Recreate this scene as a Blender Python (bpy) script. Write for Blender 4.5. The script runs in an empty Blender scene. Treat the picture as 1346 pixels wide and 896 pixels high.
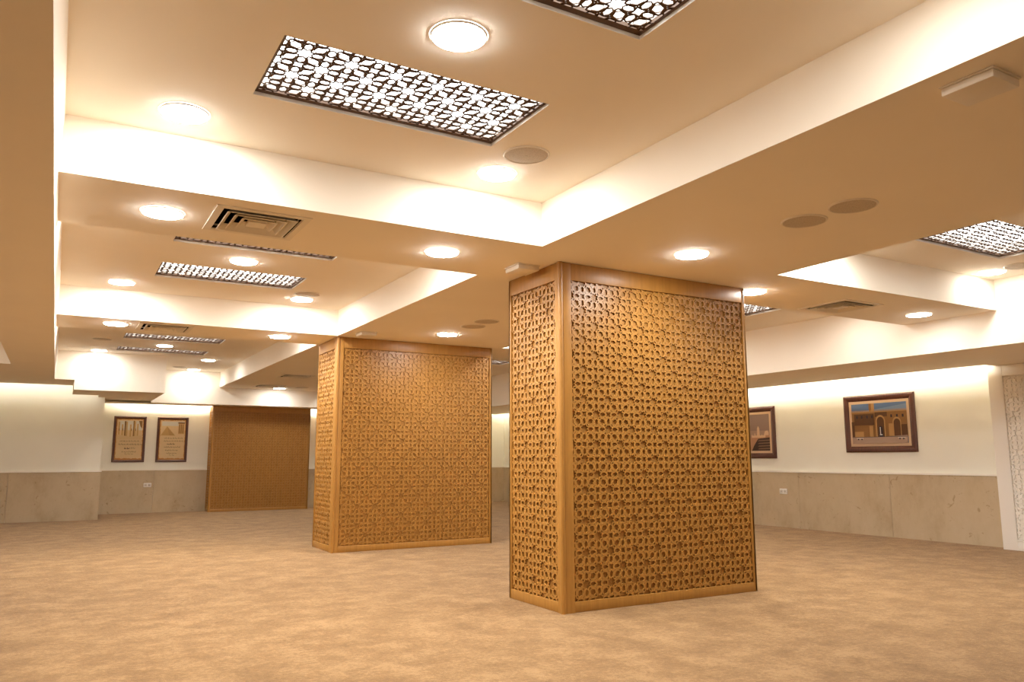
import bpy, bmesh, math, random
from mathutils import Vector, Matrix
from mathutils.geometry import tessellate_polygon, delaunay_2d_cdt
random.seed(7)
S = bpy.context.scene
C = S.collection

# ------------------------------------------------------------------ helpers
class MB:
    """collects polygons, builds one mesh object"""
    def __init__(s): s.v = []; s.f = []; s.m = []
    def poly(s, pts, m=0):
        i = len(s.v); s.v += [tuple(p) for p in pts]; s.f.append(tuple(range(i, i+len(pts)))); s.m.append(m)
    def box(s, x0, y0, z0, x1, y1, z1, m=0):
        p = [(x0,y0,z0),(x1,y0,z0),(x1,y1,z0),(x0,y1,z0),(x0,y0,z1),(x1,y0,z1),(x1,y1,z1),(x0,y1,z1)]
        for q in ((3,2,1,0),(4,5,6,7),(0,1,5,4),(1,2,6,5),(2,3,7,6),(3,0,4,7)): s.poly([p[k] for k in q], m)
    def bevbox(s, x0, y0, z0, x1, y1, z1, b=.008, m=0):
        bm = bmesh.new(); bmesh.ops.create_cube(bm, size=1)
        for w in bm.verts:
            w.co = Vector(((x0+x1)/2 + w.co.x*(x1-x0), (y0+y1)/2 + w.co.y*(y1-y0), (z0+z1)/2 + w.co.z*(z1-z0)))
        bmesh.ops.bevel(bm, geom=bm.edges[:], offset=b, segments=2, affect='EDGES', profile=.5)
        s.add(bm, m); bm.free()
    def add(s, bm, m=0, M=None):
        i = len(s.v); bm.verts.index_update()
        s.v += [tuple(M @ w.co) if M else tuple(w.co) for w in bm.verts]
        for f in bm.faces: s.f.append(tuple(i+w.index for w in f.verts)); s.m.append(m)
    def lathe(s, prof, n=40, m=0, cx=0, cy=0):
        """profile [(r,z)...] revolved about z"""
        i = len(s.v); k = len(prof)
        for a in range(n):
            t = 2*math.pi*a/n
            for r, z in prof: s.v.append((cx+r*math.cos(t), cy+r*math.sin(t), z))
        for a in range(n):
            b = (a+1) % n
            for j in range(k-1):
                q = (i+a*k+j, i+b*k+j, i+b*k+j+1, i+a*k+j+1)
                s.f.append(q); s.m.append(m)
    def rect_holes(s, x0, y0, x1, y1, z, holes=(), m=0):
        """horizontal rectangle with rectangular holes"""
        loops = [[(x0,y0),(x1,y0),(x1,y1),(x0,y1)]] + [[(a,b),(a,d),(c,d),(c,b)] for a,b,c,d in holes]
        pts = [p for l in loops for p in l]
        tri = tessellate_polygon([[Vector((p[0],p[1],0)) for p in l] for l in loops])
        i = len(s.v); s.v += [(p[0],p[1],z) for p in pts]
        for t in tri: s.f.append(tuple(i+k for k in t)); s.m.append(m)
    def build(s, name, mats, parent=None, smooth=False, loc=None, rot=None):
        me = bpy.data.meshes.new(name); me.from_pydata(s.v, [], s.f)
        if not isinstance(mats, (list, tuple)): mats = [mats]
        for t in mats: me.materials.append(t)
        me.polygons.foreach_set('material_index', s.m)
        bm = bmesh.new(); bm.from_mesh(me)
        bmesh.ops.remove_doubles(bm, verts=bm.verts, dist=1e-5)
        bmesh.ops.recalc_face_normals(bm, faces=bm.faces)
        bm.to_mesh(me); bm.free()
        if smooth:
            for p in me.polygons: p.use_smooth = True
            me.set_sharp_from_angle(angle=math.radians(35))
        o = bpy.data.objects.new(name, me); C.objects.link(o)
        if parent: o.parent = parent
        if loc: o.location = loc
        if rot: o.rotation_euler = rot
        return o

def tag(o, label=None, cat=None, group=None, kind=None):
    if label: o['label'] = label
    if cat: o['category'] = cat
    if group: o['group'] = group
    if kind: o['kind'] = kind
    return o
def empty(name, loc=(0,0,0), rz=0):
    o = bpy.data.objects.new(name, None); o.empty_display_size = .1; C.objects.link(o)
    o.location = loc; o.rotation_euler = (0,0,rz); return o
def copy_tree(o, parent=None):
    c = o.copy(); C.objects.link(c)
    if parent: c.parent = parent
    for ch in list(o.children): copy_tree(ch, c)
    return c

# ---------------------------------------------------------------- materials
def mat(name, col, rough=.6, spec=.4, metal=0, coat=0):
    m = bpy.data.materials.new(name); m.use_nodes = True
    b = m.node_tree.nodes['Principled BSDF']
    b.inputs['Base Color'].default_value = (*col, 1); b.inputs['Roughness'].default_value = rough
    b.inputs['Specular IOR Level'].default_value = spec; b.inputs['Metallic'].default_value = metal
    b.inputs['Coat Weight'].default_value = coat
    return m
def nodes(m): return m.node_tree.nodes, m.node_tree.links, m.node_tree.nodes['Principled BSDF']
def ramp(n, stops):
    r = n.new('ShaderNodeValToRGB'); e = r.color_ramp.elements
    while len(e) < len(stops): e.new(.5)
    for k, (p, c) in enumerate(stops): e[k].position = p; e[k].color = (*c, 1)
    return r
def emis(name, col, st):
    m = bpy.data.materials.new(name); m.use_nodes = True; n = m.node_tree.nodes; n.clear()
    e = n.new('ShaderNodeEmission'); e.inputs[0].default_value = (*col, 1); e.inputs[1].default_value = st
    o = n.new('ShaderNodeOutputMaterial'); m.node_tree.links.new(e.outputs[0], o.inputs[0]); return m
def plaster(name, col, bump=.05):
    m = mat(name, col, .75, .2); n, l, b = nodes(m)
    t = n.new('ShaderNodeTexNoise'); t.inputs['Scale'].default_value = 2.2; t.inputs['Detail'].default_value = 6
    g = n.new('ShaderNodeNewGeometry'); l.new(g.outputs['Position'], t.inputs['Vector'])
    r = ramp(n, [(.3, tuple(c*.975 for c in col)), (.7, col)]); l.new(t.outputs[0], r.inputs[0]); l.new(r.outputs[0], b.inputs['Base Color'])
    t2 = n.new('ShaderNodeTexNoise'); t2.inputs['Scale'].default_value = 90; l.new(g.outputs['Position'], t2.inputs['Vector'])
    bp = n.new('ShaderNodeBump'); bp.inputs['Strength'].default_value = bump; bp.inputs['Distance'].default_value = .004
    l.new(t2.outputs[0], bp.inputs['Height']); l.new(bp.outputs[0], b.inputs['Normal'])
    return m
def wood(name, c0, c1, rough=.42, spec=.45, coat=.12):
    m = mat(name, c1, rough, spec, 0, coat); n, l, b = nodes(m)
    tc = n.new('ShaderNodeTexCoord'); mp = n.new('ShaderNodeMapping'); mp.inputs['Scale'].default_value = (14, 14, .9)
    l.new(tc.outputs['Object'], mp.inputs[0])
    t = n.new('ShaderNodeTexNoise'); t.inputs['Scale'].default_value = 2.5; t.inputs['Detail'].default_value = 7; t.inputs['Roughness'].default_value = .62
    l.new(mp.outputs[0], t.inputs['Vector'])
    r = ramp(n, [(.3, c0), (.72, c1)]); l.new(t.outputs[0], r.inputs[0]); l.new(r.outputs[0], b.inputs['Base Color'])
    bp = n.new('ShaderNodeBump'); bp.inputs['Strength'].default_value = .08; bp.inputs['Distance'].default_value = .002
    l.new(t.outputs[0], bp.inputs['Height']); l.new(bp.outputs[0], b.inputs['Normal'])
    b.inputs['Coat Roughness'].default_value = .35
    return m

M_ceil = plaster('cream_ceiling_paint', (.92, .85, .735))
M_wall = plaster('white_wall_paint', (.87, .87, .80))
M_wood = wood('honey_oak', (.33, .152, .027), (.43, .205, .04))
M_woodb = wood('honey_oak_shaded_backing', (.285, .129, .023), (.36, .172, .033), .5, .4, .05)  # same oak darkened, putting the shade of the lattice holes into the board's colour
M_frame = wood('mahogany_frame', (.055, .014, .008), (.11, .03, .015), .35, .5, .2)
M_brown = wood('dark_brown_lattice', (.075, .033, .012), (.11, .05, .018), .5)
M_white = mat('white_lacquer', (.86, .83, .77), .45, .4)
M_vent = mat('cream_metal', (.80, .74, .64), .5, .4)
M_dark = mat('dark_duct', (.02, .017, .014), .9, .1)
M_spk = mat('beige_speaker_mesh', (.56, .49, .40), .7, .3)
n, l, b = nodes(M_spk)
g = n.new('ShaderNodeTexCoord'); vo = n.new('ShaderNodeTexVoronoi'); vo.inputs['Scale'].default_value = 220
l.new(g.outputs['Object'], vo.inputs['Vector'])
r = ramp(n, [(.25, (.40, .34, .27)), (.5, (.58, .51, .42))]); l.new(vo.outputs['Distance'], r.inputs[0]); l.new(r.outputs[0], b.inputs['Base Color'])
M_plate = mat('white_plastic', (.85, .84, .82), .35, .5)
M_mat = mat('cream_mount', (.62, .45, .30), .8, .1)
LAMP = (1.0, .985, .95)
M_lamp = emis('lamp_diffuser', LAMP, 170)
M_lamp3 = emis('lamp_diffuser_dimmest', LAMP, 52)
M_lamp2 = emis('lamp_diffuser_dim', LAMP, 80)
M_panel = emis('panel_diffuser', (1.0, .98, .94), 5.5)
M_led = emis('led_tape', (1.0, .97, .86), 36)
M_led2 = emis('led_tape_back', (1.0, .97, .86), 75)
M_led3 = emis('led_tape_left', (1.0, .98, .88), 16)

# carpet
M_carpet = mat('tan_carpet', (.55, .33, .17), .95, .08); n, l, b = nodes(M_carpet)
g = n.new('ShaderNodeNewGeometry')
def noise(sc, det, ro=.6):
    t = n.new('ShaderNodeTexNoise'); t.inputs['Scale'].default_value = sc; t.inputs['Detail'].default_value = det; t.inputs['Roughness'].default_value = ro
    l.new(g.outputs['Position'], t.inputs['Vector']); return t
na = noise(3.4, 12, .78); nb = noise(38, 5, .7); nc = noise(210, 2)
mx = n.new('ShaderNodeMath'); mx.operation = 'MULTIPLY_ADD'; l.new(nb.outputs[0], mx.inputs[0]); mx.inputs[1].default_value = .5; l.new(na.outputs[0], mx.inputs[2])
mx2 = n.new('ShaderNodeMath'); mx2.operation = 'MULTIPLY_ADD'; l.new(nc.outputs[0], mx2.inputs[0]); mx2.inputs[1].default_value = .35; l.new(mx.outputs[0], mx2.inputs[2])
r = ramp(n, [(.66, (.15, .078, .027)), (.885, (.25, .142, .056)), (1.0, (.335, .203, .089))])
mm = n.new('ShaderNodeMath'); mm.operation = 'MULTIPLY'; mm.inputs[1].default_value = .97; l.new(mx2.outputs[0], mm.inputs[0])
l.new(mm.outputs[0], r.inputs[0]); l.new(r.outputs[0], b.inputs['Base Color'])
bp = n.new('ShaderNodeBump'); bp.inputs['Strength'].default_value = .5; bp.inputs['Distance'].default_value = .012
l.new(mx2.outputs[0], bp.inputs['Height']); l.new(bp.outputs[0], b.inputs['Normal'])
b.inputs['Sheen Weight'].default_value = .15

# travertine wainscot
M_stone = mat('beige_travertine', (.55, .45, .32), .4, .4); n, l, b = nodes(M_stone)
g = n.new('ShaderNodeNewGeometry')
mp = n.new('ShaderNodeMapping'); mp.inputs['Scale'].default_value = (1, 1, .6); l.new(g.outputs['Position'], mp.inputs[0])
t = n.new('ShaderNodeTexNoise'); t.inputs['Scale'].default_value = 2.6; t.inputs['Detail'].default_value = 9; t.inputs['Roughness'].default_value = .68; l.new(mp.outputs[0], t.inputs['Vector'])
r = ramp(n, [(.3, (.43, .33, .205)), (.5, (.52, .42, .28)), (.75, (.57, .47, .33))]); l.new(t.outputs[0], r.inputs[0])
t2 = n.new('ShaderNodeTexNoise'); t2.inputs['Scale'].default_value = 9; t2.inputs['Detail'].default_value = 10; t2.inputs['Distortion'].default_value = 1.5; l.new(g.outputs['Position'], t2.inputs['Vector'])
r2 = ramp(n, [(.28, (.72, .66, .58)), (.36, (1, 1, 1))]); l.new(t2.outputs[0], r2.inputs[0])
mi = n.new('ShaderNodeMix'); mi.data_type = 'RGBA'; mi.blend_type = 'MULTIPLY'; mi.inputs[0].default_value = 1
l.new(r.outputs[0], mi.inputs[6]); l.new(r2.outputs[0], mi.inputs[7]); l.new(mi.outputs[2], b.inputs['Base Color'])

# ------------------------------------------------------------ room shell
ZS, ZL, ZF = 2.6, 2.43, 2.24
XL, XLL, XM0, XM1, XR = -.084, -.1, 2.9, 5.06, 8.28         # left bay edge, centre beam, right bay edge
XW, YB, YF = 10.3, -3.2, 18.3                      # right wall, wall behind the camera, far wall
XLW = -3.6
Y1 = 15.08                                        # step of the far bulkhead
Y2 = 17.4
f = MB(); f.poly([(XLW,YB,0),(XW,YB,0),(XW,YF,0),(XLW,YF,0)])
tag(f.build('floor', M_carpet), kind='structure')

VENTS = [(1.01,5.03),(.985,9.715),(6.69,5.04),(3.7,14.33),(3.73,16.55)]
VH = .235
def vholes(x0,y0,x1,y1):
    return [(vx-VH,vy-VH,vx+VH,vy+VH) for vx,vy in VENTS if x0<vx<x1 and y0<vy<y1]
# coffers: x0,y0,x1,y1,z
COF = [(XL,1.14,XM0,4.6,2.92),(XL,5.6,XM0,9.32,2.92),
       (5.06,1.14,XR,4.39,2.92),(5.2,5.42,XR,9.3,2.86),(5.2,10.2,XR,Y2,2.92),
       (XL,YB,XM0,.14,2.92),(5.06,YB,XR,.14,2.92)]
PAN = [(.73,1.86,2.09,2.5),(.73,3.23,2.09,3.87),(.73,6.33,2.09,6.97),(.73,7.79,2.09,8.43),
       (.76,12.55,2.15,13.12),(.76,14.12,2.15,14.69),
       (6.12,3.21,7.43,3.87),(6.2,6.35,7.38,6.93),(6.12,12.82,7.44,13.42),(.73,-1.9,2.09,-1.26),(.73,-.9,2.09,-.26),(6.12,1.86,7.43,2.5),(6.12,7.8,7.43,8.4)]
def pholes(x0,y0,x1,y1): return [p for p in PAN if x0<p[0]<x1 and y0<p[1]<y1]
c = MB()
for x0,y0,x1,y1,z in COF:
    c.rect_holes(x0,y0,x1,y1,z,pholes(x0,y0,x1,y1))
    for a,bq in (((x0,y0),(x1,y0)),((x1,y0),(x1,y1)),((x1,y1),(x0,y1)),((x0,y1),(x0,y0))):
        zb = ZS
        if x0==XL and a[1]==bq[1]: a,bq = [(XLL if p_[0]==XL else p_[0],p_[1]) for p_ in (a,bq)]
        if a[0]==x0 and bq[0]==x0 and x0==XL: zb = ZL
        if a[0]==x1 and bq[0]==x1 and x1==XR: zb = ZF
        if a[1]==y1 and bq[1]==y1 and y1==Y2: zb = ZF
        xs = (lambda p_: (XLL,p_[1])) if zb==ZL else (lambda p_: p_)
        c.poly([(*a,z),(*bq,z),(*xs(bq),zb),(*xs(a),zb)])
# far left coffer (stepped far end)
z=2.92
c.rect_holes(XL,10.2,XM0,Y1,z,pholes(XL,10.2,XM0,Y1)); c.rect_holes(1.6,Y1,XM0,Y2,z)
c.poly([(XLL,10.2,z),(XM0,10.2,z),(XM0,10.2,ZS),(XLL,10.2,ZS)])
c.poly([(XM0,10.2,z),(XM0,Y2,z),(XM0,Y2,ZS),(XM0,10.2,ZS)])
c.poly([(XL,10.2,z),(XL,Y1,z),(XLL,Y1,ZL),(XLL,10.2,ZL)])
# cross beams and centre beam soffits
for x0,y0,x1,y1 in [(XLL,.14,XM0,1.14),(XLL,4.6,XM0,5.6),(XLL,9.32,XM0,10.2),(XM0,YB,XM1,Y2),
                    (XM1,.14,XR,1.14),(XM1,4.39,XR,5.42),(5.2,9.3,XR,10.2)]:
    c.rect_holes(x0,y0,x1,y1,ZS,vholes(x0,y0,x1,y1))
c.rect_holes(5.06,5.42,5.2,Y2,ZS)
for y0,y1 in ((.14,1.14),(4.6,5.6),(9.32,10.2)): c.poly([(XL-.008,y0,ZS),(XL-.008,y1,ZS),(XLL,y1,ZL),(XLL,y0,ZL)])
for y0,y1 in ((.14,1.14),(4.39,5.42),(9.3,10.2)): c.poly([(XR,y0,ZS),(XR,y1,ZS),(XR,y1,ZF),(XR,y0,ZF)])
c.poly([(XM0,Y2,ZS),(5.2,Y2,ZS),(5.2,Y2,ZF),(XM0,Y2,ZF)])
# far bulkhead: shallow part, deep part, returned part
X0 = .19; ZD = 2.265
c.poly([(XLL,Y1,2.92),(X0,Y1,2.92),(X0,Y1,ZL),(XLL,Y1,ZL)])
c.poly([(X0,Y1,2.92),(1.6,Y1,2.92),(1.6,Y1,ZD),(X0,Y1,ZD)])
c.poly([(1.6,Y1,2.92),(1.6,Y2,2.92),(1.6,Y2,ZD),(1.6,Y1,ZD)])
c.poly([(1.6,Y2,2.92),(XM0,Y2,2.92),(XM0,Y2,ZF),(1.6,Y2,ZF)])
c.poly([(X0,Y1,ZL),(X0,16.25,ZL),(X0,16.25,ZD),(X0,Y1,ZD)])
# left low ceiling with its own coffer
c.rect_holes(XLW,YB,XLL,16.25,ZL,[(-3.0,7.0,-.63,12.96)])
c.rect_holes(XLL,Y1,X0,16.25,ZL)
c.poly([(-3,7,2.78),(-.63,7,2.78),(-.63,12.96,2.78),(-3,12.96,2.78)])
for a,bq in (((-3,7),(-.63,7)),((-.63,7),(-.63,12.96)),((-.63,12.96),(-3,12.96)),((-3,12.96),(-3,7))):
    c.poly([(*a,ZL),(*bq,ZL),(*bq,2.78),(*a,2.78)])
# deep soffit and cove lips; the slots along the walls stay open
def soffit(x0,y0,x1,y1,z,t=.03):
    c.poly([(x0,y0,z),(x1,y0,z),(x1,y1,z),(x0,y1,z)]); c.poly([(x0,y0,z+t),(x1,y0,z+t),(x1,y1,z+t),(x0,y1,z+t)])
def edge(x0,y0,x1,y1,z,t=.03): c.poly([(x0,y0,z),(x1,y1,z),(x1,y1,z+t),(x0,y0,z+t)])
soffit(X0,Y1,.62,16.25,ZD); soffit(.62,Y1,1.6,Y2,ZD); soffit(.62,Y2,XR,18.08,ZF)
edge(X0,16.25,.62,16.25,ZD); edge(.62,16.25,.62,18.08,ZD); edge(.62,18.08,9.9,18.08,ZF)
edge(XLW,16.25,X0,16.25,ZL); c.poly([(XLW,15.6,ZL+.03),(X0,15.6,ZL+.03),(X0,16.25,ZL+.03),(XLW,16.25,ZL+.03)])
soffit(XR,5.45,9.9,18.08,ZF); edge(9.9,5.45,9.9,18.08,ZF)
soffit(XR,YB,XW,5.45,ZF); edge(9.9,5.45,XW,5.45,ZF)
# cove cavities above the slots
c.poly([(XLW,15.6,2.66),(X0,15.6,2.66),(X0,16.72,2.66),(XLW,16.72,2.66)]); c.poly([(XLW,15.6,ZL),(X0,15.6,ZL),(X0,15.6,2.66),(XLW,15.6,2.66)])
c.poly([(X0,Y1,2.5),(1.6,Y1,2.5),(1.6,YF,2.5),(X0,YF,2.5)]); c.poly([(1.6,Y2,2.5),(9.0,Y2,2.5),(9.0,YF,2.5),(1.6,YF,2.5)])
c.poly([(X0,Y1,2.5),(X0,16.72,2.5),(X0,16.72,2.66),(X0,Y1,2.66)])
c.poly([(9.0,5.45,2.5),(XW,5.45,2.5),(XW,YF,2.5),(9.0,YF,2.5)])
c.poly([(9.0,5.45,ZF),(9.0,17.0,ZF),(9.0,17.0,2.5),(9.0,5.45,2.5)])
c.poly([(9.0,5.45,ZF),(XW,5.45,ZF),(XW,5.45,2.5),(9.0,5.45,2.5)])
tag(c.build('ceiling', M_ceil), kind='structure')

WT = .873
def wall(name, x0,y0,x1,y1,m=M_wall):
    w = MB(); w.box(x0,y0,0,x1,y1,2.7); return tag(w.build(name, m), kind='structure')
wall('wall_left', XLW-.15,YB,XLW,16.9)
wall('wall_front', XLW,16.7,.74,YF)                     # nearer stretch of the far wall
wall('wall_back', .74,YF,XW+.15,YF+.15)
wall('wall_right', XW,YB,XW+.15,YF)
wall('wall_rear', XLW-.15,YB-.15,XW+.15,YB)
wn = [0]
def wains(x0,y0,x1,y1,axis,joint):
    wn[0] += 1; w = MB(); j = .0015
    a,bq = (x0,x1) if axis=='x' else (y0,y1)
    n_ = max(1, round((bq-a)/joint)); st = (bq-a)/n_
    for k in range(n_):
        p,q = a+k*st+j, a+(k+1)*st-j
        if axis=='x': w.box(p,y0,0,q,y1,WT)
        else: w.box(x0,p,0,x1,q,WT)
    return tag(w.build('trim_%d' % wn[0], M_stone), kind='structure')
wains(XLW,16.675,.74+.02,16.7,'x',1.45)
wains(.76,YF-.025,2.9,YF,'x',1.07)
wains(5.0,YF-.025,XW,YF,'x',1.06)
wains(XW-.025,5.53,XW,YF-.025,'y',1.55)
wains(.74,16.7,.765,YF-.025,'y',1.6)
# thin white bead on top of the stone
for nm,(x0,y0,x1,y1) in enumerate([(XLW,16.664,.77,16.7),(.765,YF-.036,2.88,YF),(5.02,YF-.036,XW-.03,YF),(XW-.036,5.535,XW,YF-.03)]):
    w = MB(); w.box(x0,y0,WT,x1,y1,WT+.026); tag(w.build('trim_%d' % (6+nm), M_white), kind='structure')

# ------------------------------------------------------------ star lattice
def lattice_tile(thin=False):
    if thin == .5: thin = 0; rt,rn,pi_,p1,p2,po,w,cn,ct = (.35,.245,.30,.42,.63,.765,.132,.135,.175)
    else: rt,rn,pi_,p1,p2,po,w,cn,ct = (.36,.25,.305,.42,.64,.775,.14,.15,.19) if thin else (.335,.235,.305,.42,.62,.755,.118,.135,.17)
    c1,s1 = math.cos(math.pi/8)*rt, math.sin(math.pi/8)*rt; d = rn/math.sqrt(2)
    h = [(rn,0),(pi_,0),(p1,w),(p2,w),(po,0),(1-cn,0),(1-ct,ct),(1,cn),(1,1-po),(1-w,1-p2),(1-w,1-p1),(1,1-pi_),(1,1-rn),
         (1-s1,1-c1),(1-d,1-d),(1-c1,1-s1)]
    outer = h + [(1-x,1-y) for x,y in h]
    # second half: rotate the first half by 180 degrees
    k = 1/math.sqrt(2)
    def dg(u,v): return ((u-v)*k,(u+v)*k)
    g_ = 1.15 if thin else 1
    tri = [dg(.305,0),dg(.46,-.125),dg(.46,.125)] if thin else [dg(.295,0),dg(.43,-.105),dg(.43,.105)]
    hexa = [dg(.7071+u*g_,v*g_) for u,v in ((-.195,-.085),(0,-.19),(.195,-.085),(.195,.085),(0,.19),(-.195,.085))]
    dot = [(.655,.2),(.745,.195),(.70,.262)]
    dot2 = [(y,x) for x,y in dot]
    holes = [tri,[(1-x,1-y) for x,y in tri],hexa,dot,dot2,[(1-x,1-y) for x,y in dot],[(1-x,1-y) for x,y in dot2]]
    loops = [outer]+holes
    pts = [p for l_ in loops for p in l_]
    def inside(q, l_):
        r_ = False
        for (xa,ya),(xb,yb) in zip(l_, l_[1:]+l_[:1]):
            if (ya > q[1]) != (yb > q[1]) and q[0] < (xb-xa)*(q[1]-ya)/(yb-ya)+xa: r_ = not r_
        return r_
    cons = []; i = 0
    for l_ in loops:
        cons += [(i+j, i+(j+1)%len(l_)) for j in range(len(l_))]; i += len(l_)
    cv,ce,cf,ov,oe,of = delaunay_2d_cdt([Vector(p) for p in pts], cons, [], 0, 1e-6)
    assert len(cv) == len(pts)
    back = [o_[0] for o_ in ov]
    tris = []
    for t in cf:
        cx = sum(cv[k_][0] for k_ in t)/3, sum(cv[k_][1] for k_ in t)/3
        if inside(cx, loops[0]) and not any(inside(cx, l_) for l_ in loops[1:]): tris.append(tuple(back[k_] for k_ in t))
    segs = []; i = 0
    for l_ in loops:
        m_ = len(l_)
        for j in range(m_):
            a,bq = l_[j], l_[(j+1)%m_]
            onb = any(abs(a[q]-v)<1e-6 and abs(bq[q]-v)<1e-6 for q in (0,1) for v in (0,1))
            if not onb: segs.append((i+j, i+(j+1)%m_))
        i += m_
    return pts,tris,segs
TILES = (lattice_tile(), lattice_tile(True), lattice_tile(.5))
def lattice_mesh(nx, nz, P, depth, phase=0, thin=0):
    """x across, z up, front faces -y at y=0, body back to y=depth; nx,nz in half repeats"""
    H = P/2; V = []; F = []; TP,TT,TS = TILES[thin]
    for i in range(nx):
        for j in range(nz):
            o = len(V); fl = (i+j+phase) % 2
            for x,y in TP:
                xx = 1-x if fl else x
                V.append(((i+xx)*H, 0, (j+y)*H))
            m_ = len(TP)
            for x,y in TP:
                xx = 1-x if fl else x
                V.append(((i+xx)*H, depth, (j+y)*H))
            for t in TT: F.append(tuple(o+k for k in t))
            for a,bq in TS: F.append((o+a,o+bq,o+bq+m_,o+a+m_))
    me = bpy.data.meshes.new('lattice'); me.from_pydata(V,[],F)
    bm = bmesh.new(); bm.from_mesh(me); bmesh.ops.remove_doubles(bm, verts=bm.verts, dist=1e-5)
    bmesh.ops.recalc_face_normals(bm, faces=bm.faces); bm.to_mesh(me); bm.free()
    return me
LM = {}
def lattice(name, nx, nz, P, depth, m, parent, loc, rz=0, phase=0, rx=0, thin=0):
    key = (nx,nz,P,depth,phase,m.name,thin)
    if key not in LM:
        LM[key] = lattice_mesh(nx,nz,P,depth,phase,thin); LM[key].materials.append(m)
    o = bpy.data.objects.new(name, LM[key]); C.objects.link(o); o.parent = parent
    o.location = loc; o.rotation_euler = (rx,0,rz); return o

# ------------------------------------------------------------ carved columns
P = .2275; D = .0085
def column(x0,y0,x1,y1,zt,label,fronts,sides,cat='column'):
    """fronts: list of half-repeat counts of the lattice panels across the front"""
    root = empty('carved_column',(x0,y0,0)); tag(root,label,cat,'carved wooden columns')
    W,Dp = x1-x0, y1-y0
    bk = MB(); bk.box(.02,.02,.01,W-.02,Dp-.005,zt-.005); bk.build('backing_board', M_woodb, root)
    nz = int((zt-.17)/(P/2)); hz = nz*P/2
    zb = .075 if zt>2.5 else .06
    # front panels, right aligned with a thin stile at the right
    fw = sum(fronts)*P/2; lx = W-.035-fw
    x = lx
    for k,nf in enumerate(fronts):
        lattice('lattice_panel', nf, nz, P, D, M_wood, root, (x,.007,zb), 0, k)
        x += nf*P/2
    sw = sides*P/2; sy = Dp-.035-sw     # side panel faces -x: local x runs towards -y
    lattice('lattice_panel', sides, nz, P, D, M_wood, root, (.007, sy+sw, zb), -math.pi/2, 0)
    lattice('lattice_panel', sides, nz, P, D, M_wood, root, (W-.007, sy, zb), math.pi/2, 0)
    lattice('lattice_panel', sum(fronts), nz, P, D, M_wood, root, (lx+fw, Dp-.007, zb), math.pi, 0)
    # corner posts
    p = MB(); g_ = .016
    o_ = [(-.004,sy),(-.004,.03),(-.001,.024),(-.012,.018),(-.0145,.008),(-.0135,-.004),(-.0085,-.011),(-.002,-.0145),(.008,-.0145),(.018,-.012),(.024,-.001),(.03,-.004),(lx,-.004),(lx,.021),(.021,.021),(.021,sy)]
    for (xa,ya),(xb,yb) in zip(o_,o_[1:]+o_[:1]): p.poly([(xa,ya,0),(xb,yb,0),(xb,yb,zt),(xa,ya,zt)])
    p.build('corner_post', M_wood, root, True)
    p = MB(); p.bevbox(W-.035,-.002,0,W+.002,.021,zt,.005); p.bevbox(W-.021,-.002,0,W+.002,sy,zt,.005); p.build('corner_post', M_wood, root, True)
    p = MB(); p.bevbox(-.002,Dp-.035,0,.021,Dp+.002,zt,.005); p.bevbox(-.002,Dp-.021,0,lx,Dp+.002,zt,.005); p.build('corner_post', M_wood, root, True)
    p = MB(); p.bevbox(W-.035,Dp-.021,0,W+.002,Dp+.002,zt,.005); p.bevbox(W-.021,Dp-.035,0,W+.002,Dp+.002,zt,.005); p.build('corner_post', M_wood, root, True)
    zt0 = zb+hz
    for nm,za,zc in (('bottom_rail',0,zb),('top_rail',zt0,zt)):
        q = MB()
        q.bevbox(lx-.004,-.001,za,W-.03,.02,zc,.004); q.bevbox(-.001,sy-.004,za,.02,Dp-.03,zc,.004)
        q.bevbox(lx-.004,Dp-.02,za,W-.03,Dp+.001,zc,.004); q.bevbox(W-.02,sy-.004,za,W+.001,Dp-.03,zc,.004)
        q.build(nm, M_wood, root, True)
    return root
column(3.245,4.9,5.2,5.68,ZS-.002,'nearest and largest honey-brown carved wooden column standing on the carpet',[16],6)
column(2.925,9.37,5.08,10.2,ZS-.002,'middle honey-brown carved wooden column between the nearest column and the far wall',[12,6],6)
cc = column(2.88,17.85,4.98,18.29,ZF-.002,'farthest carved wooden column set against the back wall beside two posters',[18],3)

# white lattice panel on the right wall
root = empty('lattice_cabinet_panel',(10.08,5.525,0)); tag(root,'tall white carved lattice panel at the right end of the stone wainscot','wall panel')
q = MB(); q.box(.03,-2.3,0.01,.215,-.0,2.235); q.build('backing_board', M_white, root)
q = MB()
q.bevbox(0,-.17,0,0.2,.004,2.237,.006); q.bevbox(0,-2.304,0,.2,-2.13,2.237,.006)
q.bevbox(.002,-2.14,0,.06,-.16,.11,.005); q.bevbox(.002,-2.14,2.1,.06,-.16,2.236,.005); q.bevbox(-.012,-2.14,.11,.03,-.165,.125,.003)
q.build('frame', M_white, root, True)
lattice('lattice_panel', 17, 17, .232, .018, M_white, root, (.012,-.165,.122), -math.pi/2, 0)

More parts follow.
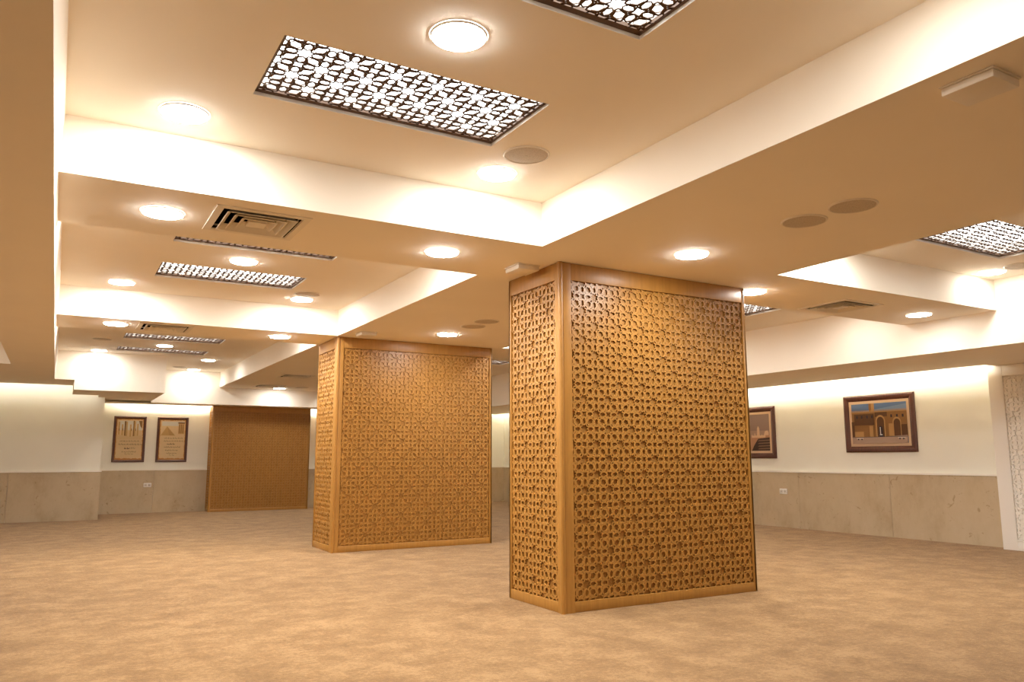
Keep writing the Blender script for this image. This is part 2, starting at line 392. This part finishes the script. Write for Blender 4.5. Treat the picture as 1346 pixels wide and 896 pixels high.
# ------------------------------------------------------------ ceiling fittings
def make_light(m=M_lamp):
    root = empty('ceiling_light'); 
    q = MB(); q.lathe([(.1162,-.008),(.118,-.0088),(.1235,-.0068),(.126,0)],48); q.build('frame', M_plate, root, True)
    q = MB(); q.lathe([(.0001,-.017),(.04,-.0168),(.08,-.016),(.105,-.0135),(.113,-.0115),(.1165,-.0085)],48); q.build('diffuser', m, root, True)
    return root
LIGHTS = [
 (1.386,2.862,2.92,'large round downlight between the two nearest lattice panels, topmost in the photo'),
 (.464,4.27,2.92,'round downlight left of the nearest full lattice panel, in the first recess'),
 (2.335,4.24,2.92,'round downlight beside the round speaker in the near right corner of first recess'),
 (.463,5.08,ZS,'round downlight left of the nearest square air vent on the first cross beam'),
 (2.343,5.088,ZS,'round downlight at right end of the first cross beam, left of nearest column'),
 (1.386,7.384,2.92,'round downlight between the two lattice panels of the second recess'),
 (.468,8.9,2.92,'round downlight at left far end of the second recess'),
 (2.325,8.87,2.92,'round downlight beside the round speaker in the second recess'),
 (.477,9.66,ZS,'round downlight left of the vent on the second cross beam'),
 (2.296,9.718,ZS,'round downlight on the second cross beam close to the middle column'),
 (1.404,13.675,2.92,'small round downlight between the two farthest lattice strips'),
 (.515,14.8,2.92,'small round downlight left of the farthest lattice strip, on far recess end'),
 (2.333,15.316,2.92,'small round downlight right of the farthest lattice strip'),
 (2.332,17.1,2.92,'smallest round downlight above the two parchment posters'),
 (4.02,8.55,ZS,'round downlight above the middle column front'),
 (3.979,4.238,ZS,'round downlight above the nearest column front on centre beam'),
 (5.375,4.96,ZS,'round downlight just right of the nearest column top'),
 (4.05,17.0,ZS,'tiny round downlight over the farthest column'),
 (7.889,4.191,2.92,'round downlight below the large lattice panel at right edge of photo'),
 (7.788,4.918,ZS,'round downlight right of the square vent on the right cross beam'),
]
HID = [
 (.465,5.98,2.92),(2.335,5.98,2.92),(.465,10.6,2.92),(2.335,10.6,2.92),(7.7,5.9,2.86),(7.86,8.8,2.86),(5.6,8.8,2.86),(5.6,5.85,2.86),
 (5.5,4.1,2.92),(6.65,2.86,2.92),(6.68,7.36,2.86),(7.86,10.7,2.92),(7.86,16.9,2.92),(5.6,16.9,2.92),(6.7,13.8,2.92),(7.8,9.72,ZS),
 (.465,1.5,2.92),(2.335,1.5,2.92),(3.98,13.0,ZS),(-1.8,10.0,2.78),(-1.6,12.2,2.78)]
base = make_light(); base2 = make_light(M_lamp2); base3 = make_light(M_lamp3); used = set()
def lamp_copy(x,y):
    b_ = base3 if x > 7 else base2 if (y > 12 or y < 2 or x < -.1) else base
    if b_.name in used: return copy_tree(b_)
    used.add(b_.name); return b_
for k,(x,y,z,lab) in enumerate(LIGHTS):
    o = lamp_copy(x,y)
    o.location = (x,y,z-.0005); tag(o,lab,'ceiling light','round recessed downlights')
for k,(x,y,z) in enumerate(HID):
    o = lamp_copy(x,y); o.location = (x,y,z-.0005)
    tag(o,'round recessed downlight hidden from view by the beams','ceiling light','downlights out of view')

def make_speaker():
    root = empty('ceiling_speaker')
    q = MB(); q.lathe([(.129,-.003),(.131,-.008),(.137,-.008),(.141,-.004),(.142,0)],44); q.build('rim', M_vent, root, True)
    q = MB(); q.lathe([(.0001,-.009),(.05,-.009),(.1,-.008),(.1285,-.005),(.1295,0)],44)
    q.lathe([(.0001,-.0115),(.006,-.011),(.007,-.009)],12); q.build('grille', M_spk, root, True)
    return root
SPK = [
 (2.334,3.871,2.92,'large round speaker at the right corner of nearest full lattice panel'),
 (2.30,8.548,2.92,'round speaker right of the lattice panel in the second recess'),
 (.488,13.345,2.92,'small round speaker left of the two farthest lattice strips'),
 (2.02,16.75,2.92,'small round speaker over the parchment posters beside small downlight'),
 (4.007,7.515,ZS,'larger of two round speakers in front of the middle column'),
 (4.03,7.882,ZS,'smaller-looking round speaker closer to the middle column'),
 (4.027,3.258,ZS,'round speaker nearer the nearest column on the wide centre beam'),
 (4.031,2.905,ZS,'largest-looking round speaker on the wide centre beam, farther from nearest column'),
 (4.42,16.6,ZS,'tiny round speaker over the farthest column beside tiny downlight'),
 (7.864,3.91,2.92,'round speaker cut by the right edge of the photo'),
]
sb = make_speaker()
for k,(x,y,z,lab) in enumerate(SPK):
    o = sb if k==0 else copy_tree(sb)
    o.location = (x,y,z-.0005); tag(o,lab,'speaker','round ceiling speakers')

def make_vent():
    root = empty('air_vent')
    q = MB()
    a,bq = .285,.228
    for sx in range(4):
        pass
    def ring(q,ro,zo,ri,zi,m=0):
        for k in range(4):
            t0,t1 = math.pi/4+k*math.pi/2, math.pi/4+(k+1)*math.pi/2
            r2 = math.sqrt(2)
            q.poly([(ro*r2*math.cos(t0),ro*r2*math.sin(t0),zo),(ro*r2*math.cos(t1),ro*r2*math.sin(t1),zo),
                    (ri*r2*math.cos(t1),ri*r2*math.sin(t1),zi),(ri*r2*math.cos(t0),ri*r2*math.sin(t0),zi)],m)
    ring(q,.285,0,.283,-.006); ring(q,.283,-.006,.24,-.007); ring(q,.24,-.007,.234,.02); ring(q,.234,.02,.236,.06)
    q.build('frame', M_vent, root)
    for r0 in (.214,.162,.110):
        q = MB(); ring(q,r0,-.014,r0-.04,.022); ring(q,r0-.04,.022,r0-.042,.022); ring(q,r0-.042,.022,r0-.006,-.0155); ring(q,r0-.006,-.0155,r0,-.014)
        q.build('louver', M_vent, root)
    q = MB(); ring(q,.058,-.014,.001,-.014); ring(q,.058,-.014,.05,.02); q.build('centre_plate', M_vent, root)
    q = MB(); ring(q,.2345,.0,.2345,.16); ring(q,.2345,.16,.001,.16); q.build('duct', M_dark, root)
    return root
VL = ['square louvred air vent on the first cross beam, left of centre','square louvred air vent on the second cross beam',
      'square louvred air vent on right cross beam beside the nearest column','square air vent left of the middle column, nearer of two on far centre beam',
      'square air vent above the farthest column, farther of two on far centre beam']
vb = make_vent()
for k,(x,y) in enumerate(VENTS):
    o = vb if k==0 else copy_tree(vb)
    o.location = (x,y,ZS-.0005); tag(o,VL[k],'air vent','square air vents')

PL = ['nearest lattice light panel cut by the top edge of the photo','nearest fully visible lattice light panel in the first recess',
 'thin-looking lattice light panel half hidden behind the first cross beam','lattice light panel at the far side of the second recess',
 'nearer of two dark lattice light strips in the far recess','farthest dark lattice light strip in the far recess',
 'lattice light panel at the right edge of the photo','lattice light panel peeking out right of the nearest column top',
 'tiny lattice light panel seen through the gap between near and middle columns']
for k,(x0,y0,x1,y1) in enumerate(PAN):
    z = 2.86 if (x0>5 and 5.5<y0<9) else 2.92
    root = empty('lattice_light_panel',((x0+x1)/2,(y0+y1)/2,z))
    W,Dp = x1-x0,y1-y0
    if k < len(PL): tag(root,PL[k],'light panel','lattice light panels')
    else: tag(root,'lattice light panel hidden from view by the beams','light panel','light panels out of view')
    hx,hy = W/2,Dp/2
    # white reveal (lip) around the opening
    q = MB(); dz = .02
    for a,bq in (((-hx,-hy),(hx,-hy)),((hx,-hy),(hx,hy)),((hx,hy),(-hx,hy)),((-hx,hy),(-hx,-hy))):
        q.poly([(*a,0),(*bq,0),(*bq,.14),(*a,.14)])
    q.build('trim', M_white, root)
    q = MB(); q.box(-hx+.001,-hy+.001,.125,hx-.001,hy-.001,.135); q.build('diffuser', M_panel, root)
    nxx = 12; Pp = (W-.03)/(nxx/2); nzz = 5; sz = (Dp-.06)/(nzz*Pp/2)
    lo = lattice('lattice', nxx, nzz, round(Pp,4), .004, M_brown, root, (-nxx*Pp/4, -nzz*Pp/4, dz), 0, 0, -math.pi/2, 1)
    lo.rotation_euler = (-math.pi/2,0,0); lo.location = (-nxx*Pp/4, -nzz*Pp*sz/4, dz); lo.scale = (1,1,sz)
    ex,ey = nxx*Pp/4, nzz*Pp*sz/4
    q = MB(); q.box(-hx+.001,-hy+.001,dz-.002,-ex+.004,hy-.001,dz+.008); q.box(ex-.004,-hy+.001,dz-.002,hx-.001,hy-.001,dz+.016)
    q.box(-ex,-hy+.001,dz-.002,ex,-ey+.006,dz+.016); q.box(-ex,ey-.006,dz-.002,ex,hy-.001,dz+.016)
    q.build('lattice_border', M_brown, root)

# small square boxes fixed under the centre beam
BX = [(3.085,5.19,'small square cream box on the beam against the nearest column top','x'),
      (3.13,8.93,'small square cream box on the beam in front of the middle column','x'),
      (3.115,1.635,'small square cream box high at the right edge of the photo','x')]
def make_box():
    root = empty('detector_box')
    q = MB(); q.bevbox(-.1,-.11,-.008,.1,.11,0,.003); q.build('base_plate', M_vent, root)
    q = MB(); q.bevbox(-.094,-.104,-.042,.094,.104,-.008,.006); q.build('cover', M_vent, root, True)
    return root
bb = make_box()
for k,(x,y,lab,_) in enumerate(BX):
    o = bb if k==0 else copy_tree(bb); o.location = (x,y,ZS-.0005); tag(o,lab,'ceiling box','square boxes under the centre beam')

# LED tapes lying in the coves
def led(x0,y0,x1,y1,z,m,label):
    q = MB(); t = .05
    if x0 == x1: q.box(x0-.004,y0,z,x0,y1,z+t)
    else: q.box(x0,y0-.004,z,x1,y0,z+t)
    tag(q.build('led_tape', m),label,'light strip','light tapes in the wall coves')
led(9.85,5.56,9.85,17.9,ZF+.034,M_led,'glowing light tape in the cove along the right picture wall')
led(1.2,18.03,9.7,18.03,ZF+.034,M_led2,'glowing light tape in the cove above the parchment posters')
led(XLW+.02,16.2,X0-.05,16.2,ZL+.034,M_led3,'glowing light tape in the higher cove above the plain left wall')
led(X0+.05,16.2,.58,16.2,ZD+.034,M_led3,'glowing light tape in the lower cove at the corner of the left wall')

# ------------------------------------------------------------ outlets
def outlet(loc, rz, label):
    root = empty('wall_outlet', loc, rz); tag(root,label,'outlet','wall outlets')
    q = MB(); q.bevbox(-.075,-.012,-.043,.075,0,.043,.004); q.build('cover_plate', M_plate, root, True)
    for sx in (-.036,.036):
        q = MB(); q.bevbox(sx-.027,-.0145,-.026,sx+.027,-.0115,.026,.0012)
        s_ = q.build('socket', mat('socket_grey',(.6,.57,.53),.5), root)
        q = MB()
        for dx in (-.009,.009): q.box(sx+dx-.003,-.0152,-.005,sx+dx+.003,-.0142,.005)
        q.build('slot', M_dark, s_)
outlet((1.715,YF-.026,.57),0,'white double outlet on the stone below the two parchment posters')
outlet((XW-.026,9.02,.57),-math.pi/2,'white double outlet on the right wall stone beside the nearest column')

# ------------------------------------------------------------ framed pictures
def pm(name, col): return mat(name, col, .55, .25)
K = {}
def km(name, col):
    if name not in K: K[name] = pm(name, col)
    return K[name]
class Print:
    """flat artwork, x across, z up, layers 0.3 mm apart"""
    def __init__(s): s.q = MB(); s.mats = []; s.n = 0
    def mi(s, m):
        if m not in s.mats: s.mats.append(m)
        return s.mats.index(m)
    def poly(s, pts, m): s.n += 1; s.q.poly([(x,-.0002*s.n,z) for x,z in pts], s.mi(m))
    def rect(s, x0,z0,x1,z1,m): s.poly([(x0,z0),(x1,z0),(x1,z1),(x0,z1)],m)
    def arch(s, x0,z0,x1,z1,m,k=12):
        r_ = (x1-x0)/2; cx=(x0+x1)/2; zc = z1-r_
        s.poly([(x0,z0),(x1,z0)]+[(cx+r_*math.cos(t*math.pi/k),zc+r_*1.15*math.sin(t*math.pi/k)) for t in range(k+1)],m)
    def stroke(s, pts, w, m):
        s.n += 1; y=-.0002*s.n
        for (a,bq),(c_,d) in zip(pts[:-1],pts[1:]):
            L = math.hypot(c_-a,d-bq) or 1; nx,nz = -(d-bq)/L*w/2,(c_-a)/L*w/2
            s.q.poly([(a-nx,y,bq-nz),(c_-nx,y,d-nz),(c_+nx,y,d+nz),(a+nx,y,bq+nz)],s.mi(m))
def picture(loc, rz, W, H, fw, mw, label, art, cat='picture', group=None, tilt=0):
    root = empty('framed_picture', loc, rz); tag(root,label,cat,group)
    q = MB()
    o=[(0,0),(W,0),(W,H),(0,H)]
    prof=[(0,0),(0,-.024),(.25,-.032),(.6,-.03),(.85,-.02),(1,-.014),(1,0)]
    def loop(t,y): d=fw*t; return [(d,y,d),(W-d,y,d),(W-d,y,H-d),(d,y,H-d)]
    for (t0,y0),(t1,y1) in zip(prof[:-1],prof[1:]):
        A,B_ = loop(t0,y0),loop(t1,y1)
        for k in range(4): q.poly([A[k],A[(k+1)%4],B_[(k+1)%4],B_[k]])
    q.build('frame', M_frame, root)
    if mw:
        q = MB(); q.box(fw-.001,-.012,fw-.001,W-fw+.001,-.002,H-fw+.001); q.build('mount', M_mat, root)
    p = Print(); art(p,W-2*fw-2*mw,H-2*fw-2*mw)
    p.q.build('print', p.mats, root, loc=(fw+mw,-.0125 if mw else -.008,fw+mw))
    return root
def art_fort(p,W,H):
    sky=km('print_sky',(.10,.16,.30)); sand=km('print_sandstone',(.25,.125,.045)); lit=km('print_sunlit_stone',(.42,.235,.09)); sh=km('print_shadow_stone',(.10,.045,.02)); pl=km('print_paving',(.36,.25,.19)); dk=km('print_dark',(.03,.022,.03)); wh=km('print_white',(.65,.62,.58)); sky2=km('print_pale_sky',(.17,.24,.38))
    p.rect(0,0,W,H,sky); p.poly([(0,H*.78),(W,H*.72),(W,H*.95),(W*.5,H*.86)],sky2)
    p.rect(0,H*.16,W,H*.80,sand)
    p.rect(W*.33,H*.8,W*.43,H,lit); p.rect(W*.33,H*.8,W*.375,H,sand)
    for k in range(34): x=W*(k+.25)/34; p.rect(x,H*.8,x+W*.014,H*.835,lit)
    p.rect(W*.0,H*.775,W,H*.795,lit); p.rect(W*.05,H*.46,W*.42,H*.74,sh); p.rect(W*.44,H*.66,W*.66,H*.77,sh)
    for x in (.09,.18,.28,.37,.72,.82,.92): p.rect(W*x,H*.63,W*(x+.03),H*.7,dk)
    p.arch(W*.45,H*.16,W*.62,H*.68,lit); p.arch(W*.47,H*.16,W*.60,H*.64,sh); p.arch(W*.5,H*.16,W*.57,H*.42,dk)
    p.arch(W*.75,H*.17,W*.90,H*.62,lit); p.arch(W*.77,H*.17,W*.885,H*.58,sh)
    p.rect(W*.68,H*.18,W*.755,H*.48,lit); p.rect(W*.33,H*.17,W*.40,H*.44,lit); p.rect(W*.0,H*.17,W*.05,H*.55,sh); p.rect(W*.9,H*.18,W,H*.45,sh)
    p.rect(W*.05,H*.17,W*.22,H*.30,lit); p.rect(W*.22,H*.17,W*.32,H*.26,sand)
    p.rect(W*.52,H*.2,W*.535,H*.4,wh); p.rect(W*.515,H*.2,W*.56,H*.225,wh)
    p.poly([(0,0),(W,0),(W,H*.19),(W*.6,H*.165),(0,H*.17)],pl)
    p.rect(0,H*.155,W,H*.165,dk)
    for x in (.08,.83): 
        p.rect(W*x,H*.125,W*(x+.13),H*.14,wh); p.rect(W*(x+.02),H*.09,W*(x+.045),H*.125,dk); p.rect(W*(x+.085),H*.09,W*(x+.11),H*.125,dk)
def art_tower(p,W,H):
    sky=km('print_dusk_sky',(.25,.17,.14)); sky2=km('print_dusk_low',(.33,.22,.17)); ro=km('print_rock',(.06,.035,.025)); ro2=km('print_rock_light',(.22,.13,.085)); st=km('print_pale_tower',(.62,.42,.27)); ea=km('print_earth',(.42,.22,.13))
    p.rect(0,0,W,H,sky); p.rect(0,H*.3,W,H*.55,sky2)
    p.poly([(0,H*.0),(W,0),(W,H*.42),(W*.6,H*.38),(0,H*.3)],ea)
    p.poly([(W*.69,H*.40),(W*.76,H*.40),(W*.755,H*.62),(W*.725,H*.68),(W*.70,H*.62)],st)
    for x,h in ((.5,.46),(.56,.44),(.63,.48),(.80,.44)): p.rect(W*x,H*.36,W*(x+.02),H*h,st)
    p.rect(W*.58,H*.36,W*.9,H*.42,st)
    p.poly([(W*.86,H*.42),(W*.98,H*.42),(W*.98,H*.5),(W*.95,H*.55),(W*.89,H*.53)],st)
    p.poly([(W*.55,0),(W,0),(W,H*.36),(W*.72,H*.33),(W*.62,H*.16)],ro)
    for k in range(4): p.poly([(W*.7,H*(.04+k*.075)),(W,H*(.05+k*.075)),(W,H*(.075+k*.075)),(W*.74,H*(.065+k*.075))],ro2)
    p.poly([(0,0),(W*.5,0),(W*.3,H*.14),(0,H*.2)],ro2)
def parchment(p,W,H):
    base_=km('print_parchment',(.66,.49,.28)); edge_=km('print_burnt_edge',(.45,.2,.055)); 
    p.rect(0,0,W,H,edge_)
    random.seed(int(W*1000)+p.n)
    pts=[]; N=26
    for k in range(N): pts.append((W*(.03+.94*k/N),H*(.025+.02*random.random())))
    for k in range(N): pts.append((W*(.965+.02*random.random()),H*(.03+.94*k/N)))
    for k in range(N): pts.append((W*(.97-.94*k/N),H*(.97+.015*random.random())))
    for k in range(N): pts.append((W*(.02+.02*random.random()),H*(.97-.94*k/N)))
    p.poly(pts,base_)
def script(p,W,H,lines):
    ink=km('print_ink',(.045,.028,.018))
    for (z,x0,x1,w) in lines:
        x=x0
        while x < x1:
            L=random.uniform(.05,.11); k=9; ph=random.random()*6
            pts=[(W*(x+L*t/k), H*(z+.006*math.sin(ph+t*1.9)+.004*math.sin(t*.8))) for t in range(k+1)]
            p.stroke(pts,w,ink)
            if random.random()<.7: xa=W*(x+L*random.random()); p.stroke([(xa,H*z),(xa+.002,H*(z+.03))],w*.8,ink)
            if random.random()<.6: xa=W*(x+L*random.random()); p.rect(xa,H*(z-.016),xa+.006,H*(z-.010),ink)
            x += L+.018
def art_ruins(p,W,H):
    parchment(p,W,H); a=km('print_ochre',(.5,.32,.13)); d=km('print_sepia',(.19,.10,.035)); pale=km('print_pale_sky_wash',(.58,.57,.52))
    p.rect(W*.12,H*.72,W*.95,H*.95,pale)
    for x,h,m in ((.08,.92,a),(.2,.86,a),(.30,.94,d),(.36,.93,a),(.5,.86,a),(.62,.95,d),(.66,.94,a),(.76,.88,a)):
        p.rect(W*x,H*.55,W*(x+.055),H*h,m)
    for x in (.1,.23,.55,.7): p.rect(W*x,H*.7,W*(x+.025),H*.76,d)
    p.poly([(W*.82,H*.95),(W*.95,H*.95),(W*.95,H*.76),(W*.88,H*.82)],d)
    base_=km('print_parchment_haze',(.62,.45,.25)); p.poly([(W*.04,H*.5),(W*.96,H*.5),(W*.96,H*.6),(W*.5,H*.56),(W*.04,H*.62)],base_)
    script(p,W,H,[(.45,.16,.86,.004),(.37,.12,.9,.005),(.27,.34,.48,.012),(.28,.5,.75,.004),(.19,.25,.72,.004),(.14,.35,.6,.003)])
def art_pyramid(p,W,H):
    parchment(p,W,H); a=km('print_ochre',(.5,.32,.13)); d=km('print_sepia',(.19,.10,.035)); pale=km('print_pale_sky_wash',(.58,.57,.52))
    p.rect(W*.08,H*.84,W*.94,H*.95,pale)
    p.poly([(W*.05,H*.6),(W*.6,H*.6),(W*.28,H*.83)],a); p.poly([(W*.28,H*.83),(W*.6,H*.6),(W*.38,H*.6)],km('print_pyramid_shade',(.43,.27,.11)))
    p.rect(W*.72,H*.64,W*.95,H*.93,a); p.rect(W*.70,H*.9,W*.96,H*.935,d)
    for x in (.74,.81,.88): p.rect(W*x,H*.66,W*(x+.03),H*.88,d)
    script(p,W,H,[(.53,.2,.85,.004),(.46,.18,.85,.004),(.385,.3,.62,.009),(.31,.2,.8,.005),(.23,.25,.72,.004),(.16,.3,.66,.004),(.11,.4,.58,.003)])
r90=-math.pi/2
def rp(y_far, z, W, H, label, art):   # on the right wall: local x runs towards -y
    return picture((XW-.001,y_far,z), r90, W,H,.085,.04,label,art,'picture','framed photographs on the right wall')
rp(7.80,1.185,1.135,.83,'dark framed photograph of a sandstone fort with blue sky, hanging on the right wall',art_fort)
rp(10.28,1.10,1.14,.86,'dark framed photograph of a pale tower, half hidden by the nearest column',art_tower)
def lp(x, label, art): return picture((x,YF-.001,1.045), 0, .615,.95,.05,0,label,art,'poster','parchment posters on the back wall')
lp(1.005,'left parchment poster showing ruins above lines of script, in dark frame',art_ruins)
lp(1.835,'right parchment poster with a pyramid above lines of script, in dark frame',art_pyramid)
lp(.165,'sliver of a third dark framed poster at the corner of the left wall',art_ruins)

# ------------------------------------------------------------ world, camera, view
w = bpy.data.worlds.new('dim_interior'); S.world = w; w.use_nodes = True
w.node_tree.nodes['Background'].inputs[0].default_value = (1,.9,.78,1); w.node_tree.nodes['Background'].inputs[1].default_value = .0
yaw,pitch,roll,F = .5227,.1483,-.0021,1031.89
fwd = Vector((math.sin(yaw)*math.cos(pitch),math.cos(yaw)*math.cos(pitch),math.sin(pitch)))
rt = Vector((math.cos(yaw),-math.sin(yaw),0)); up = rt.cross(fwd)
cr,sr = math.cos(roll),math.sin(roll); rt2 = cr*rt+sr*up; up2 = -sr*rt+cr*up
cd = bpy.data.cameras.new('camera'); cam = bpy.data.objects.new('camera',cd); C.objects.link(cam)
Mx = Matrix((rt2,up2,-fwd)).transposed().to_4x4(); Mx.translation = Vector((0,0,1.1077)); cam.matrix_world = Mx
cd.sensor_width = 36; cd.lens = F*36/1346; cd.clip_start = .05; cd.clip_end = 100
S.camera = cam
S.view_settings.view_transform = 'Standard'; S.view_settings.look = 'None'; S.view_settings.gamma = 1; S.view_settings.use_curve_mapping = False
S.view_settings.exposure = 0.27
S.cycles.use_denoising = True; S.cycles.denoiser = 'OPENIMAGEDENOISE'; S.cycles.denoising_prefilter = 'NONE'
S.cycles.max_bounces = 12; S.cycles.diffuse_bounces = 8; S.cycles.glossy_bounces = 4
S.cycles.sample_clamp_indirect = 8; S.cycles.caustics_reflective = False; S.cycles.caustics_refractive = False
